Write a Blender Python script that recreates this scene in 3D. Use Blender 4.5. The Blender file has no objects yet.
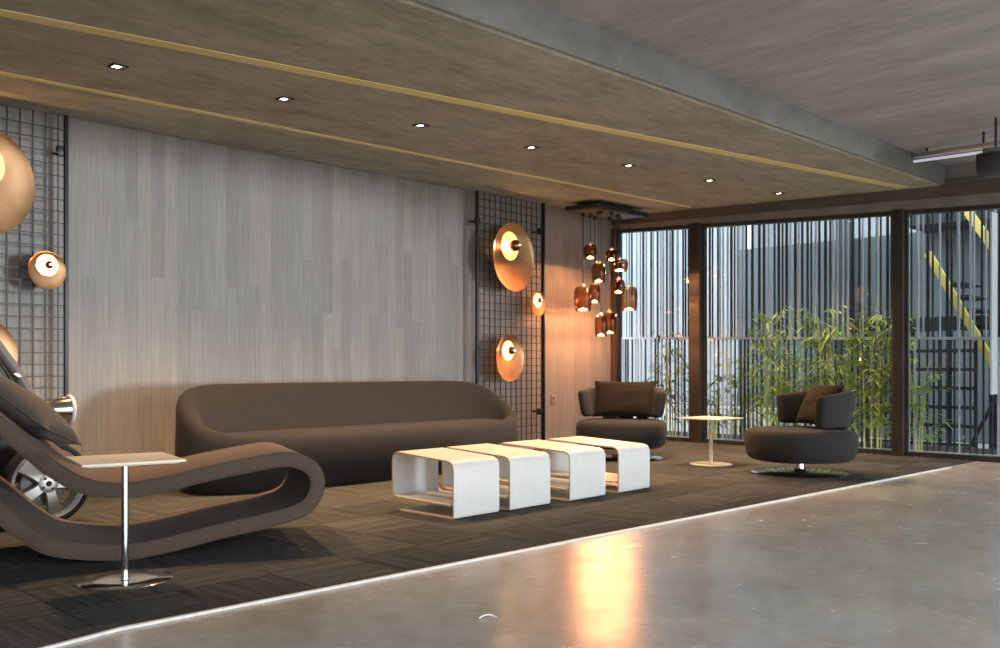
import bpy, bmesh, math, random
from mathutils import Vector, Matrix, Euler

PI = math.pi
random.seed(7)
S = bpy.context.scene
COL = S.collection

# ------------------------------------------------------------------ camera model (world: x along the back wall, y towards it)
F, HOR, CH = 900.0, 368.0, 1.05
SN, CS = math.sin(math.radians(43.6)), math.cos(math.radians(43.6))
def W(X, D, z=0.0):                       # camera-aligned metres -> world
    return Vector((X * SN + D * CS, -X * CS + D * SN, z))
def at(px, py, z=0.0):                    # point of height z seen at a pixel
    D = F * (CH - z) / (py - HOR)
    return W((px - 500) / F * D, D, z)
def at_y(px, py, y):                      # point on the plane y = const
    k = (px - 500) / F
    D = y / (-k * CS + SN)
    return W(k * D, D, CH - (py - HOR) / F * D)
def at_x(px, py, x):
    k = (px - 500) / F
    D = x / (k * SN + CS)
    return W(k * D, D, CH - (py - HOR) / F * D)
WALL_Y, WIN_X = 8.15, 11.03
def soffit_z(x, y): return 3.33 + .039 * (y - 8.15) + .0119 * (x - 11.03)
def at_soffit(px, py):
    k, m = (px - 500) / F, (HOR - py) / F
    a = k * SN + CS; b = -k * CS + SN
    # CH + m D = 3.33 + .039 (bD - 8.15) + .0119 (aD - 11.03)
    D = (3.33 - .039 * 8.15 - .0119 * 11.03 - CH) / (m - .039 * b - .0119 * a)
    return Vector((a * D, b * D, CH + m * D))

# ------------------------------------------------------------------ mesh helpers
class MB:
    def __init__(s): s.bm = bmesh.new()
    def box(s, c, size, rot=None, bevel=0.0, seg=2):
        b = bmesh.new(); bmesh.ops.create_cube(b, size=1.0)
        for v in b.verts: v.co = Vector((v.co.x * size[0], v.co.y * size[1], v.co.z * size[2]))
        if bevel > 0: bmesh.ops.bevel(b, geom=b.edges[:], offset=bevel, segments=seg, profile=.5, affect='EDGES')
        m = Matrix.Translation(Vector(c))
        if rot is not None: m = m @ (rot if isinstance(rot, Matrix) else Euler(rot).to_matrix().to_4x4())
        b.transform(m); s.merge(b); return s
    def merge(s, b):
        me = bpy.data.meshes.new('t'); b.to_mesh(me); b.free(); s.bm.from_mesh(me); bpy.data.meshes.remove(me)
    def prism(s, pts, z0, z1):            # pts = plan polygon; z0,z1 numbers or functions of (x,y)
        f0 = z0 if callable(z0) else (lambda x, y: z0); f1 = z1 if callable(z1) else (lambda x, y: z1)
        lo = [s.bm.verts.new((x, y, f0(x, y))) for x, y in pts]; hi = [s.bm.verts.new((x, y, f1(x, y))) for x, y in pts]
        n = len(pts)
        s.bm.faces.new(lo[::-1]); s.bm.faces.new(hi)
        for i in range(n): s.bm.faces.new((lo[i], lo[(i+1) % n], hi[(i+1) % n], hi[i]))
        return s
    def loft(s, rings, cap0=True, cap1=True, closed=True, wrap=False):
        R = [[s.bm.verts.new(p) for p in r] for r in rings]
        n = len(R[0]); m = len(R)
        for i in range(m if wrap else m - 1):
            a, b = R[i], R[(i+1) % m]
            for j in range(n if closed else n - 1):
                k = (j+1) % n
                s.bm.faces.new((a[j], a[k], b[k], b[j]))
        if not wrap:
            if cap0: s.bm.faces.new(R[0][::-1])
            if cap1: s.bm.faces.new(R[-1])
        return s
    def cyl(s, p0, p1, r0, r1=None, n=16, cap=True):
        r1 = r0 if r1 is None else r1
        p0, p1 = Vector(p0), Vector(p1); d = (p1 - p0).normalized()
        a = d.orthogonal().normalized(); b = d.cross(a)
        ring = lambda p, r: [p + (a * math.cos(2*PI*i/n) + b * math.sin(2*PI*i/n)) * r for i in range(n)]
        return s.loft([ring(p0, r0), ring(p1, r1)], cap, cap)
    def tube(s, pts, r, n=8, closed=False):
        pts = [Vector(p) for p in pts]; m = len(pts); rings = []
        up = Vector((0, 0, 1)); prev = None
        for i, p in enumerate(pts):
            q0 = pts[(i-1) % m] if (closed or i > 0) else p
            q1 = pts[(i+1) % m] if (closed or i < m-1) else p
            d = (q1 - q0).normalized()
            if prev is None:
                a = d.cross(up); a = a.normalized() if a.length > 1e-3 else d.orthogonal().normalized()
            else:
                a = prev - d * prev.dot(d); a.normalize()
            prev = a; b = d.cross(a); rr = r[i] if isinstance(r, (list, tuple)) else r
            rings.append([p + (a * math.cos(2*PI*j/n) + b * math.sin(2*PI*j/n)) * rr for j in range(n)])
        return s.loft(rings, wrap=closed)
    def lathe(s, prof, n=32, M=None, cap0=False, cap1=False):   # prof [(r,z)], about local z
        M = M or Matrix.Identity(4)
        rings = [[M @ Vector((max(r, 1e-4) * math.cos(2*PI*i/n), max(r, 1e-4) * math.sin(2*PI*i/n), z)) for i in range(n)] for r, z in prof]
        return s.loft(rings, cap0, cap1)
    def build(s, name, mat, parent=None, smooth=True, bevel=0, sub=0, angle=40, loc=None, local=True):
        bmesh.ops.recalc_face_normals(s.bm, faces=s.bm.faces[:])
        me = bpy.data.meshes.new(name); s.bm.to_mesh(me); s.bm.free()
        me.materials.append(mat)
        if smooth:
            for p in me.polygons: p.use_smooth = True
            me.set_sharp_from_angle(angle=math.radians(angle))
        o = bpy.data.objects.new(name, me); COL.objects.link(o)
        if parent: o.parent = parent
        if loc is not None: o.location = loc
        if bevel:
            md = o.modifiers.new('bevel', 'BEVEL'); md.width = bevel; md.segments = 2; md.limit_method = 'ANGLE'
        if sub:
            md = o.modifiers.new('sub', 'SUBSURF'); md.levels = sub; md.render_levels = sub
        return o

def tag(o, label, cat, group=None, kind=None):
    o['label'] = label; o['category'] = cat
    if group: o['group'] = group
    if kind: o['kind'] = kind
    return o
def thing(name, label, cat, loc=(0, 0, 0), rz=0, group=None):
    o = bpy.data.objects.new(name, None); COL.objects.link(o); o.empty_display_size = .1
    o.location = loc; o.rotation_euler = (0, 0, rz)
    return tag(o, label, cat, group)
def struct(o): o['kind'] = 'structure'; return o
def dup(root, loc, rz, label, scale=None):
    r = root.copy(); COL.objects.link(r); r.location = loc; r.rotation_euler = (0, 0, rz); r['label'] = label
    for ch in list(root.children):
        c = ch.copy(); COL.objects.link(c); c.parent = r
        for g in list(ch.children):
            d = g.copy(); COL.objects.link(d); d.parent = c
    return r
def catmull(pts, closed=True, n=6):
    pts = [Vector(p) for p in pts]; m = len(pts); out = []
    for i in range(m if closed else m - 1):
        g = lambda k: pts[k % m] if closed else pts[min(max(k, 0), m-1)]
        p0, p1, p2, p3 = g(i-1), g(i), g(i+1), g(i+2)
        for j in range(n):
            t = j / n
            out.append(.5 * ((2*p1) + (p2-p0)*t + (2*p0-5*p1+4*p2-p3)*t*t + (3*p1-p0-3*p2+p3)*t**3))
    if not closed: out.append(pts[-1])
    return out
def smooth01(t): t = max(0, min(1, t)); return t*t*(3-2*t)

# ------------------------------------------------------------------ materials
def mat(name, color, rough=.6, metal=0.0, spec=.5, emit=None, es=0.0):
    m = bpy.data.materials.new(name); m.use_nodes = True
    b = m.node_tree.nodes['Principled BSDF']
    b.inputs['Base Color'].default_value = (*color, 1); b.inputs['Roughness'].default_value = rough
    b.inputs['Metallic'].default_value = metal; b.inputs['Specular IOR Level'].default_value = spec
    if emit: b.inputs['Emission Color'].default_value = (*emit, 1); b.inputs['Emission Strength'].default_value = es
    return m
def N(m, t, **kw):
    n = m.node_tree.nodes.new(t)
    for k, v in kw.items():
        if k.startswith('i_'):
            n.inputs[k[2:].replace('_', ' ')].default_value = v
        else: setattr(n, k, v)
    return n
def L(m, a, b): m.node_tree.links.new(a, b)
def noise_mat(name, c0, c1, scale=8, detail=6, rough=.7, stretch=(1, 1, 1), bump=.0, metal=0, rough2=None, spec=.5, bscale=None):
    m = mat(name, c0, rough, metal, spec); b = m.node_tree.nodes['Principled BSDF']
    tc = N(m, 'ShaderNodeTexCoord'); mp = N(m, 'ShaderNodeMapping'); mp.inputs['Scale'].default_value = stretch
    L(m, tc.outputs['Object'], mp.inputs['Vector'])
    nz = N(m, 'ShaderNodeTexNoise'); nz.inputs['Scale'].default_value = scale; nz.inputs['Detail'].default_value = detail
    L(m, mp.outputs['Vector'], nz.inputs['Vector'])
    cr = N(m, 'ShaderNodeValToRGB'); cr.color_ramp.elements[0].position = .3; cr.color_ramp.elements[1].position = .7
    cr.color_ramp.elements[0].color = (*c0, 1); cr.color_ramp.elements[1].color = (*c1, 1)
    L(m, nz.outputs['Fac'], cr.inputs['Fac']); L(m, cr.outputs['Color'], b.inputs['Base Color'])
    if rough2 is not None:
        mr = N(m, 'ShaderNodeMapRange'); mr.inputs['From Min'].default_value = .3; mr.inputs['From Max'].default_value = .7
        mr.inputs['To Min'].default_value = rough; mr.inputs['To Max'].default_value = rough2
        L(m, nz.outputs['Fac'], mr.inputs['Value']); L(m, mr.outputs['Result'], b.inputs['Roughness'])
    if bump:
        n2 = nz
        if bscale:
            n2 = N(m, 'ShaderNodeTexNoise'); n2.inputs['Scale'].default_value = bscale; L(m, mp.outputs['Vector'], n2.inputs['Vector'])
        bp = N(m, 'ShaderNodeBump'); bp.inputs['Strength'].default_value = bump; bp.inputs['Distance'].default_value = .01
        L(m, n2.outputs['Fac'], bp.inputs['Height']); L(m, bp.outputs['Normal'], b.inputs['Normal'])
    return m

def plank_mat():
    m = mat('wood_planks', (.3, .28, .26), .55, 0, .3); b = m.node_tree.nodes['Principled BSDF']
    tc = N(m, 'ShaderNodeTexCoord'); sp = N(m, 'ShaderNodeSeparateXYZ'); L(m, tc.outputs['Object'], sp.inputs[0])
    def mth(op, x, y=None):
        n = N(m, 'ShaderNodeMath', operation=op)
        for i, q in enumerate((x, y)):
            if q is None: continue
            if isinstance(q, (int, float)): n.inputs[i].default_value = q
            else: L(m, q, n.inputs[i])
        return n.outputs[0]
    u = mth('DIVIDE', sp.outputs['X'], .128); col = mth('FLOOR', u)
    w1 = N(m, 'ShaderNodeTexWhiteNoise', noise_dimensions='1D'); L(m, col, w1.inputs['W'])
    v = mth('ADD', mth('DIVIDE', sp.outputs['Z'], 1.55), mth('MULTIPLY', w1.outputs['Value'], 7.3)); row = mth('FLOOR', v)
    cb = N(m, 'ShaderNodeCombineXYZ'); L(m, col, cb.inputs[0]); L(m, row, cb.inputs[1])
    w2 = N(m, 'ShaderNodeTexWhiteNoise', noise_dimensions='2D'); L(m, cb.outputs[0], w2.inputs['Vector'])
    cr = N(m, 'ShaderNodeValToRGB'); e = cr.color_ramp.elements
    e[0].position = 0; e[0].color = (.255, .236, .216, 1); e[1].position = 1; e[1].color = (.315, .288, .258, 1)
    k = cr.color_ramp.elements.new(.5); k.color = (.280, .262, .244, 1)
    L(m, w2.outputs['Value'], cr.inputs['Fac'])
    # grain, shifted board by board
    off = N(m, 'ShaderNodeCombineXYZ'); L(m, mth('MULTIPLY', w2.outputs['Value'], 40.0), off.inputs[2])
    va = N(m, 'ShaderNodeVectorMath', operation='ADD'); L(m, tc.outputs['Object'], va.inputs[0]); L(m, off.outputs[0], va.inputs[1])
    mp = N(m, 'ShaderNodeMapping'); mp.inputs['Scale'].default_value = (26, 26, .9); L(m, va.outputs[0], mp.inputs['Vector'])
    nz = N(m, 'ShaderNodeTexNoise'); nz.inputs['Scale'].default_value = 2.0; nz.inputs['Detail'].default_value = 8; nz.inputs['Roughness'].default_value = .6
    L(m, mp.outputs['Vector'], nz.inputs['Vector'])
    mr = N(m, 'ShaderNodeMapRange'); mr.inputs['From Min'].default_value = .25; mr.inputs['From Max'].default_value = .75
    mr.inputs['To Min'].default_value = .80; mr.inputs['To Max'].default_value = 1.16; L(m, nz.outputs['Fac'], mr.inputs['Value'])
    # thin joints
    fu = mth('FRACT', u); ju = mth('MULTIPLY', mth('LESS_THAN', fu, .022), .22)
    fv = mth('FRACT', v); jv = mth('MULTIPLY', mth('LESS_THAN', fv, .0025), .25)
    j = mth('SUBTRACT', 1.0, mth('MAXIMUM', ju, jv))
    mx = N(m, 'ShaderNodeMix', data_type='RGBA', blend_type='MULTIPLY'); mx.inputs[0].default_value = 1
    L(m, cr.outputs['Color'], mx.inputs[6]); L(m, mth('MULTIPLY', mr.outputs['Result'], j), mx.inputs[7]); L(m, mx.outputs[2], b.inputs['Base Color'])
    return m

def carpet_mat():
    m = mat('carpet_tiles', (.05, .05, .05), .95, 0, .1); b = m.node_tree.nodes['Principled BSDF']
    tc = N(m, 'ShaderNodeTexCoord')
    ck = N(m, 'ShaderNodeTexChecker'); ck.inputs['Scale'].default_value = 2.0; L(m, tc.outputs['Object'], ck.inputs['Vector'])
    def stripes(sc):
        mp = N(m, 'ShaderNodeMapping'); mp.inputs['Scale'].default_value = sc; L(m, tc.outputs['Object'], mp.inputs['Vector'])
        nz = N(m, 'ShaderNodeTexNoise'); nz.inputs['Scale'].default_value = 1; nz.inputs['Detail'].default_value = 5; nz.inputs['Roughness'].default_value = .7
        L(m, mp.outputs['Vector'], nz.inputs['Vector']); return nz
    a, c = stripes((1.2, 26, 1)), stripes((26, 1.2, 1))
    mx = N(m, 'ShaderNodeMix', data_type='FLOAT'); L(m, ck.outputs['Fac'], mx.inputs[0]); L(m, a.outputs['Fac'], mx.inputs[2]); L(m, c.outputs['Fac'], mx.inputs[3])
    cr = N(m, 'ShaderNodeValToRGB'); cr.color_ramp.elements[0].position = .3; cr.color_ramp.elements[1].position = .72
    cr.color_ramp.elements[0].color = (.028, .030, .029, 1); cr.color_ramp.elements[1].color = (.098, .099, .098, 1)
    L(m, mx.outputs[0], cr.inputs['Fac'])
    # tile to tile tone and thin joints
    br = N(m, 'ShaderNodeTexBrick'); br.offset = 0; br.inputs['Scale'].default_value = 1; br.inputs['Brick Width'].default_value = .5; br.inputs['Row Height'].default_value = .5
    br.inputs['Mortar Size'].default_value = .004; br.inputs['Color1'].default_value = (1.2, 1.2, 1.18, 1); br.inputs['Color2'].default_value = (.75, .76, .77, 1); br.inputs['Mortar'].default_value = (.55, .55, .55, 1)
    L(m, tc.outputs['Object'], br.inputs['Vector'])
    mu = N(m, 'ShaderNodeMix', data_type='RGBA', blend_type='MULTIPLY'); mu.inputs[0].default_value = 1
    L(m, cr.outputs['Color'], mu.inputs[6]); L(m, br.outputs['Color'], mu.inputs[7]); L(m, mu.outputs[2], b.inputs['Base Color'])
    nz = N(m, 'ShaderNodeTexNoise'); nz.inputs['Scale'].default_value = 180; L(m, tc.outputs['Object'], nz.inputs['Vector'])
    bp = N(m, 'ShaderNodeBump'); bp.inputs['Strength'].default_value = .5; bp.inputs['Distance'].default_value = .006
    L(m, nz.outputs['Fac'], bp.inputs['Height']); L(m, bp.outputs['Normal'], b.inputs['Normal'])
    return m

def concrete_floor_mat():
    m = mat('polished_concrete', (.2, .18, .16), .18, 0, .6); b = m.node_tree.nodes['Principled BSDF']
    tc = N(m, 'ShaderNodeTexCoord')
    def nz(scale, det, st=(1, 1, 1)):
        mp = N(m, 'ShaderNodeMapping'); mp.inputs['Scale'].default_value = st; L(m, tc.outputs['Object'], mp.inputs['Vector'])
        n = N(m, 'ShaderNodeTexNoise'); n.inputs['Scale'].default_value = scale; n.inputs['Detail'].default_value = det; n.inputs['Roughness'].default_value = .65
        L(m, mp.outputs['Vector'], n.inputs['Vector']); return n
    n1 = nz(1.1, 8); cr = N(m, 'ShaderNodeValToRGB'); e = cr.color_ramp.elements
    e[0].position = .3; e[0].color = (.34, .31, .27, 1); e[1].position = .72; e[1].color = (.50, .46, .41, 1)
    L(m, n1.outputs['Fac'], cr.inputs['Fac'])
    n3 = nz(9, 6); mr3 = N(m, 'ShaderNodeMapRange'); mr3.inputs['From Min'].default_value = .3; mr3.inputs['From Max'].default_value = .7; mr3.inputs['To Min'].default_value = .85; mr3.inputs['To Max'].default_value = 1.12
    L(m, n3.outputs['Fac'], mr3.inputs['Value'])
    mu = N(m, 'ShaderNodeMix', data_type='RGBA', blend_type='MULTIPLY'); mu.inputs[0].default_value = 1
    L(m, cr.outputs['Color'], mu.inputs[6]); L(m, mr3.outputs['Result'], mu.inputs[7]); L(m, mu.outputs[2], b.inputs['Base Color'])
    n2 = nz(3.5, 8); mr = N(m, 'ShaderNodeMapRange'); mr.inputs['From Min'].default_value = .3; mr.inputs['From Max'].default_value = .7
    mr.inputs['To Min'].default_value = .16; mr.inputs['To Max'].default_value = .30; L(m, n2.outputs['Fac'], mr.inputs['Value']); L(m, mr.outputs['Result'], b.inputs['Roughness'])
    n4 = nz(5, 4); bp = N(m, 'ShaderNodeBump'); bp.inputs['Strength'].default_value = .12; bp.inputs['Distance'].default_value = .01
    L(m, n4.outputs['Fac'], bp.inputs['Height']); L(m, bp.outputs['Normal'], b.inputs['Normal'])
    return m

def concrete_ceiling_mat(name, c0, c1, st=(.55, 1.9, 1), joint=.88):
    m = mat(name, c0, .85, 0, .2); b = m.node_tree.nodes['Principled BSDF']
    tc = N(m, 'ShaderNodeTexCoord')
    mp = N(m, 'ShaderNodeMapping'); mp.inputs['Scale'].default_value = st; L(m, tc.outputs['Object'], mp.inputs['Vector'])
    n = N(m, 'ShaderNodeTexNoise'); n.inputs['Scale'].default_value = 1.6; n.inputs['Detail'].default_value = 9; n.inputs['Roughness'].default_value = .62
    L(m, mp.outputs['Vector'], n.inputs['Vector'])
    cr = N(m, 'ShaderNodeValToRGB'); e = cr.color_ramp.elements; e[0].position = .3; e[1].position = .7
    e[0].color = (*c0, 1); e[1].color = (*c1, 1); 
    n5 = N(m, 'ShaderNodeTexNoise'); n5.inputs['Scale'].default_value = 7; n5.inputs['Detail'].default_value = 6; n5.inputs['Roughness'].default_value = .7; L(m, mp.outputs['Vector'], n5.inputs['Vector'])
    mxf = N(m, 'ShaderNodeMix', data_type='FLOAT'); mxf.inputs[0].default_value = .45; L(m, n.outputs['Fac'], mxf.inputs[2]); L(m, n5.outputs['Fac'], mxf.inputs[3])
    L(m, mxf.outputs[0], cr.inputs['Fac']); e[0].position = .36; e[1].position = .62
    # board marks of the formwork
    sp = N(m, 'ShaderNodeSeparateXYZ'); L(m, tc.outputs['Object'], sp.inputs[0])
    wv = N(m, 'ShaderNodeTexBrick'); wv.offset = .4; wv.inputs['Scale'].default_value = 1; wv.inputs['Brick Width'].default_value = 2.4; wv.inputs['Row Height'].default_value = 1.2
    wv.inputs['Mortar Size'].default_value = .012; wv.inputs['Mortar Smooth'].default_value = 1
    wv.inputs['Color1'].default_value = (1.04, 1.04, 1.04, 1); wv.inputs['Color2'].default_value = (.93, .93, .93, 1); wv.inputs['Mortar'].default_value = (joint, joint, joint, 1)
    L(m, tc.outputs['Object'], wv.inputs['Vector'])
    mu = N(m, 'ShaderNodeMix', data_type='RGBA', blend_type='MULTIPLY'); mu.inputs[0].default_value = 1
    L(m, cr.outputs['Color'], mu.inputs[6]); L(m, wv.outputs['Color'], mu.inputs[7]); L(m, mu.outputs[2], b.inputs['Base Color'])
    bp = N(m, 'ShaderNodeBump'); bp.inputs['Strength'].default_value = .3; bp.inputs['Distance'].default_value = .015
    L(m, n.outputs['Fac'], bp.inputs['Height']); L(m, bp.outputs['Normal'], b.inputs['Normal'])
    return m

def fabric_mat(name, c, rough=.9):
    m = noise_mat(name, tuple(x * .9 for x in c), tuple(x * 1.1 for x in c), scale=60, detail=4, rough=rough, bump=.15, bscale=400, spec=.15)
    b = m.node_tree.nodes['Principled BSDF']; b.inputs['Sheen Weight'].default_value = .06; b.inputs['Sheen Roughness'].default_value = .4
    return m

def glass_mat(name, tint, refl=.06):
    m = bpy.data.materials.new(name); m.use_nodes = True; nt = m.node_tree; nt.nodes.remove(nt.nodes['Principled BSDF'])
    out = nt.nodes['Material Output']
    tr = N(m, 'ShaderNodeBsdfTransparent'); tr.inputs[0].default_value = (*tint, 1)
    gl = N(m, 'ShaderNodeBsdfGlossy'); gl.inputs['Roughness'].default_value = .0; gl.inputs[0].default_value = (1, 1, 1, 1)
    lw = N(m, 'ShaderNodeFresnel'); lw.inputs['IOR'].default_value = 1.5
    ge = N(m, 'ShaderNodeNewGeometry'); sb = N(m, 'ShaderNodeMath', operation='SUBTRACT'); sb.inputs[0].default_value = 1; L(m, ge.outputs['Backfacing'], sb.inputs[1])
    ml = N(m, 'ShaderNodeMath', operation='MULTIPLY'); L(m, lw.outputs[0], ml.inputs[0]); L(m, sb.outputs[0], ml.inputs[1])
    mx = N(m, 'ShaderNodeMixShader'); L(m, ml.outputs[0], mx.inputs[0]); L(m, tr.outputs[0], mx.inputs[1]); L(m, gl.outputs[0], mx.inputs[2])
    L(m, mx.outputs[0], out.inputs[0]); return m
def smoked_mat(name, tint, gcol, fac=.35, rough=.06):
    m = bpy.data.materials.new(name); m.use_nodes = True; nt = m.node_tree; nt.nodes.remove(nt.nodes['Principled BSDF'])
    out = nt.nodes['Material Output']
    tr = N(m, 'ShaderNodeBsdfTransparent'); tr.inputs[0].default_value = (*tint, 1)
    gl = N(m, 'ShaderNodeBsdfGlossy'); gl.inputs['Roughness'].default_value = rough; gl.inputs[0].default_value = (*gcol, 1)
    lw = N(m, 'ShaderNodeLayerWeight'); lw.inputs['Blend'].default_value = fac
    mx = N(m, 'ShaderNodeMixShader'); L(m, lw.outputs['Facing'], mx.inputs[0]); L(m, tr.outputs[0], mx.inputs[1]); L(m, gl.outputs[0], mx.inputs[2])
    L(m, mx.outputs[0], out.inputs[0]); return m

M = dict(
    planks=plank_mat(), carpet=carpet_mat(), floor=concrete_floor_mat(),
    soffit=concrete_ceiling_mat('soffit_concrete', (.30, .292, .235), (.52, .51, .44), (1.0, 2.0, 1)),
    slab=concrete_ceiling_mat('slab_concrete', (.33, .325, .305), (.50, .49, .465), (2.2, .45, 1), .95),
    beamface=concrete_ceiling_mat('darkened_beam_concrete', (.125, .12, .105), (.19, .182, .162)),  # same concrete as the soffit, darkened to put shade into the drop face
    header=noise_mat('header_timber', (.075, .06, .048), (.13, .108, .09), 3, 8, .55, (1, .3, 6), .1),
    fascia=noise_mat('fascia_concrete', (.17, .155, .14), (.23, .21, .19), 4, 6, .8),
    frame=noise_mat('bronze_frame', (.022, .018, .016), (.035, .028, .024), 5, 3, .35, spec=.5),
    column=noise_mat('column_cladding', (.05, .034, .024), (.085, .056, .038), 3, 6, .4, (8, 8, .6)),
    stripe=noise_mat('yellow_strip', (.84, .71, .30), (.92, .80, .38), 6, 5, .6, spec=.3),
    trim=noise_mat('pale_metal_trim', (.62, .61, .58), (.74, .72, .69), 20, 3, .4),
    chrome=mat('chrome', (.84, .84, .84), .11, 1.0),
    brushed=noise_mat('brushed_metal', (.5, .5, .5), (.65, .65, .64), 30, 4, .3, (1, 1, 8), metal=1),
    sofa=fabric_mat('grey_brown_fabric', (.027, .025, .0248)),
    chaise=fabric_mat('taupe_fabric', (.088, .062, .047)),
    chair=fabric_mat('charcoal_fabric', (.029, .0265, .026)),
    cushion=fabric_mat('dark_brown_fabric', (.021, .0145, .010)),
    cushion2=fabric_mat('slate_fabric', (.080, .066, .055)),
    white=noise_mat('white_lacquer', (.60, .59, .57), (.64, .63, .61), 10, 2, .3),
    white2=noise_mat('white_masonry', (.78, .79, .80), (.86, .87, .87), 4, 5, .9),
    ivory=noise_mat('ivory_lacquer', (.70, .64, .52), (.78, .71, .58), 12, 3, .35),
    edge=mat('plywood_edge', (.45, .33, .2), .6),
    black=noise_mat('black_metal', (.012, .012, .013), (.022, .022, .023), 20, 3, .45),
    wire=noise_mat('black_wire', (.018, .017, .016), (.03, .028, .026), 20, 2, .5),
    copper=noise_mat('brushed_copper', (.40, .225, .11), (.50, .295, .16), 5, 5, .36, (1, 1, 1), .04, metal=1, rough2=.42),
    bowl=noise_mat('gilded_bowl', (.86, .60, .30), (.90, .66, .36), 6, 3, .4),
    globe=noise_mat('mirrored_copper_bulb', (.30, .15, .08), (.34, .18, .1), 5, 2, .12, metal=1),
    bulb=mat('lit_filament', (1, .8, .5), .4, emit=(1, .66, .3), es=26),
    pend=smoked_mat('copper_smoked_glass', (.86, .70, .58), (.44, .29, .21), .42),
    pendlit=mat('pendant_bulb', (1, .8, .5), .4, emit=(1, .66, .32), es=18),
    lamp=mat('downlight_lamp', (1, .9, .7), .4, emit=(1, .83, .58), es=22),
    glass=glass_mat('window_glass', (.90, .93, .94)),
    slat_d=noise_mat('dark_slat', (.014, .016, .018), (.024, .027, .03), 6, 3, .5),
    slat_l=noise_mat('pale_slat', (.42, .46, .50), (.50, .55, .60), 6, 3, .45),
    outw=noise_mat('pale_render', (.37, .40, .43), (.44, .475, .505), 1.2, 6, .9),
    outd=noise_mat('grey_render', (.11, .135, .15), (.155, .18, .195), .9, 6, .9),
    outb=noise_mat('dark_steelwork', (.016, .02, .026), (.028, .033, .042), 3, 4, .6),
    outground=noise_mat('outdoor_paving', (.42, .43, .44), (.52, .53, .53), 3, 6, .9),
    yellow=noise_mat('yellow_paint', (.62, .50, .10), (.72, .60, .16), 8, 4, .5),
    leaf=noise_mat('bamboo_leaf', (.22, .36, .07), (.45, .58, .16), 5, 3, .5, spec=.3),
    leaf2=noise_mat('shaded_bamboo_leaf', (.06, .10, .03), (.15, .21, .065), 5, 3, .5, spec=.3),  # darker copy of the leaf, with the shade put into its colour
    culm=noise_mat('bamboo_culm', (.42, .46, .16), (.60, .60, .26), 10, 3, .5, (1, 1, .3)),
    soil=noise_mat('soil', (.03, .024, .018), (.06, .048, .035), 12, 6, .95, bump=.4),
    tyre=noise_mat('tyre_rubber', (.012, .012, .012), (.025, .025, .024), 20, 3, .8),
    alloy=noise_mat('alloy', (.30, .285, .25), (.38, .36, .32), 12, 3, .38, metal=.6),
    rim=noise_mat('polished_rim', (.56, .54, .50), (.64, .62, .58), 12, 3, .3, metal=.3),
    paint=noise_mat('car_paint', (.015, .015, .017), (.022, .022, .025), 3, 3, .25),
    shield=noise_mat('grey_panel', (.10, .095, .09), (.13, .122, .115), 6, 4, .5),
    plate=mat('socket_plate', (.27, .25, .22), .5), hole=mat('socket_hole', (.01, .01, .01), .8),
    paper=noise_mat('paper', (.75, .73, .7), (.85, .83, .8), 30, 2, .8),
    whiteled=mat('white_tube', (.8, .8, .85), .4, emit=(.78, .76, 1.0), es=.45),
)

# ================================================================== SETTING
floor = struct(MB().prism([(-6, -9), (WIN_X, -9), (WIN_X, WALL_Y), (-6, WALL_Y)], -.1, 0).build('floor', M['floor'], smooth=False))
# back wall, clad in vertical grey boards
wb = struct(MB().prism([(-6, WALL_Y), (WIN_X + .12, WALL_Y), (WIN_X + .12, WALL_Y + .2), (-6, WALL_Y + .2)], 0, 3.75).build('wall_back', M['planks'], smooth=False))
wl = struct(MB().prism([(-6.2, -3), (-6, -3), (-6, WALL_Y + .2), (-6.2, WALL_Y + .2)], 0, 3.75).build('wall_left', M['fascia'], smooth=False))
# lower soffit with its drop face, then the higher slab towards the camera
BY = 3.46
def by(x): return BY + (WIN_X - x) * .040
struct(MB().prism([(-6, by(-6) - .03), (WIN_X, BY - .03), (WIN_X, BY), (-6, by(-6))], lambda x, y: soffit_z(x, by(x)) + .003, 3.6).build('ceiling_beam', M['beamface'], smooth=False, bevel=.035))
soff = MB().prism([(-6, by(-6)), (WIN_X, BY), (WIN_X, WALL_Y), (-6, WALL_Y)], soffit_z, 3.75)
struct(soff.build('ceiling_soffit', M['soffit'], smooth=False, bevel=.035))
struct(MB().prism([(-6, -1.4), (WIN_X, -1.4), (WIN_X, BY - .03), (-6, by(-6) - .03)], lambda x, y: soffit_z(x, by(x)) + .235, 3.75).build('ceiling_slab', M['slab'], smooth=False))
# yellow strips let into the soffit
def strip(name, pa, pb, w):
    a, b = at_soffit(*pa), at_soffit(*pb)
    d = (b - a); d.z = 0; d.normalize(); n = Vector((-d.y, d.x, 0)) * w / 2
    a = a - d * 3.0
    if b.x > WIN_X: b = b - d * ((b.x - WIN_X) / max(d.x, .01) + .02)
    pts = [((a + n).x, (a + n).y), ((a - n).x, (a - n).y), ((b - n).x, (b - n).y), ((b + n).x, (b + n).y)]
    struct(MB().prism(pts, lambda x, y: soffit_z(x, y) - .006, lambda x, y: soffit_z(x, y) + .004).build(name, M['stripe'], smooth=False))
strip('trim_1', (0, 12), (903, 187.5), .125)
strip('trim_2', (0, 72.5), (690, 207), .075)

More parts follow.
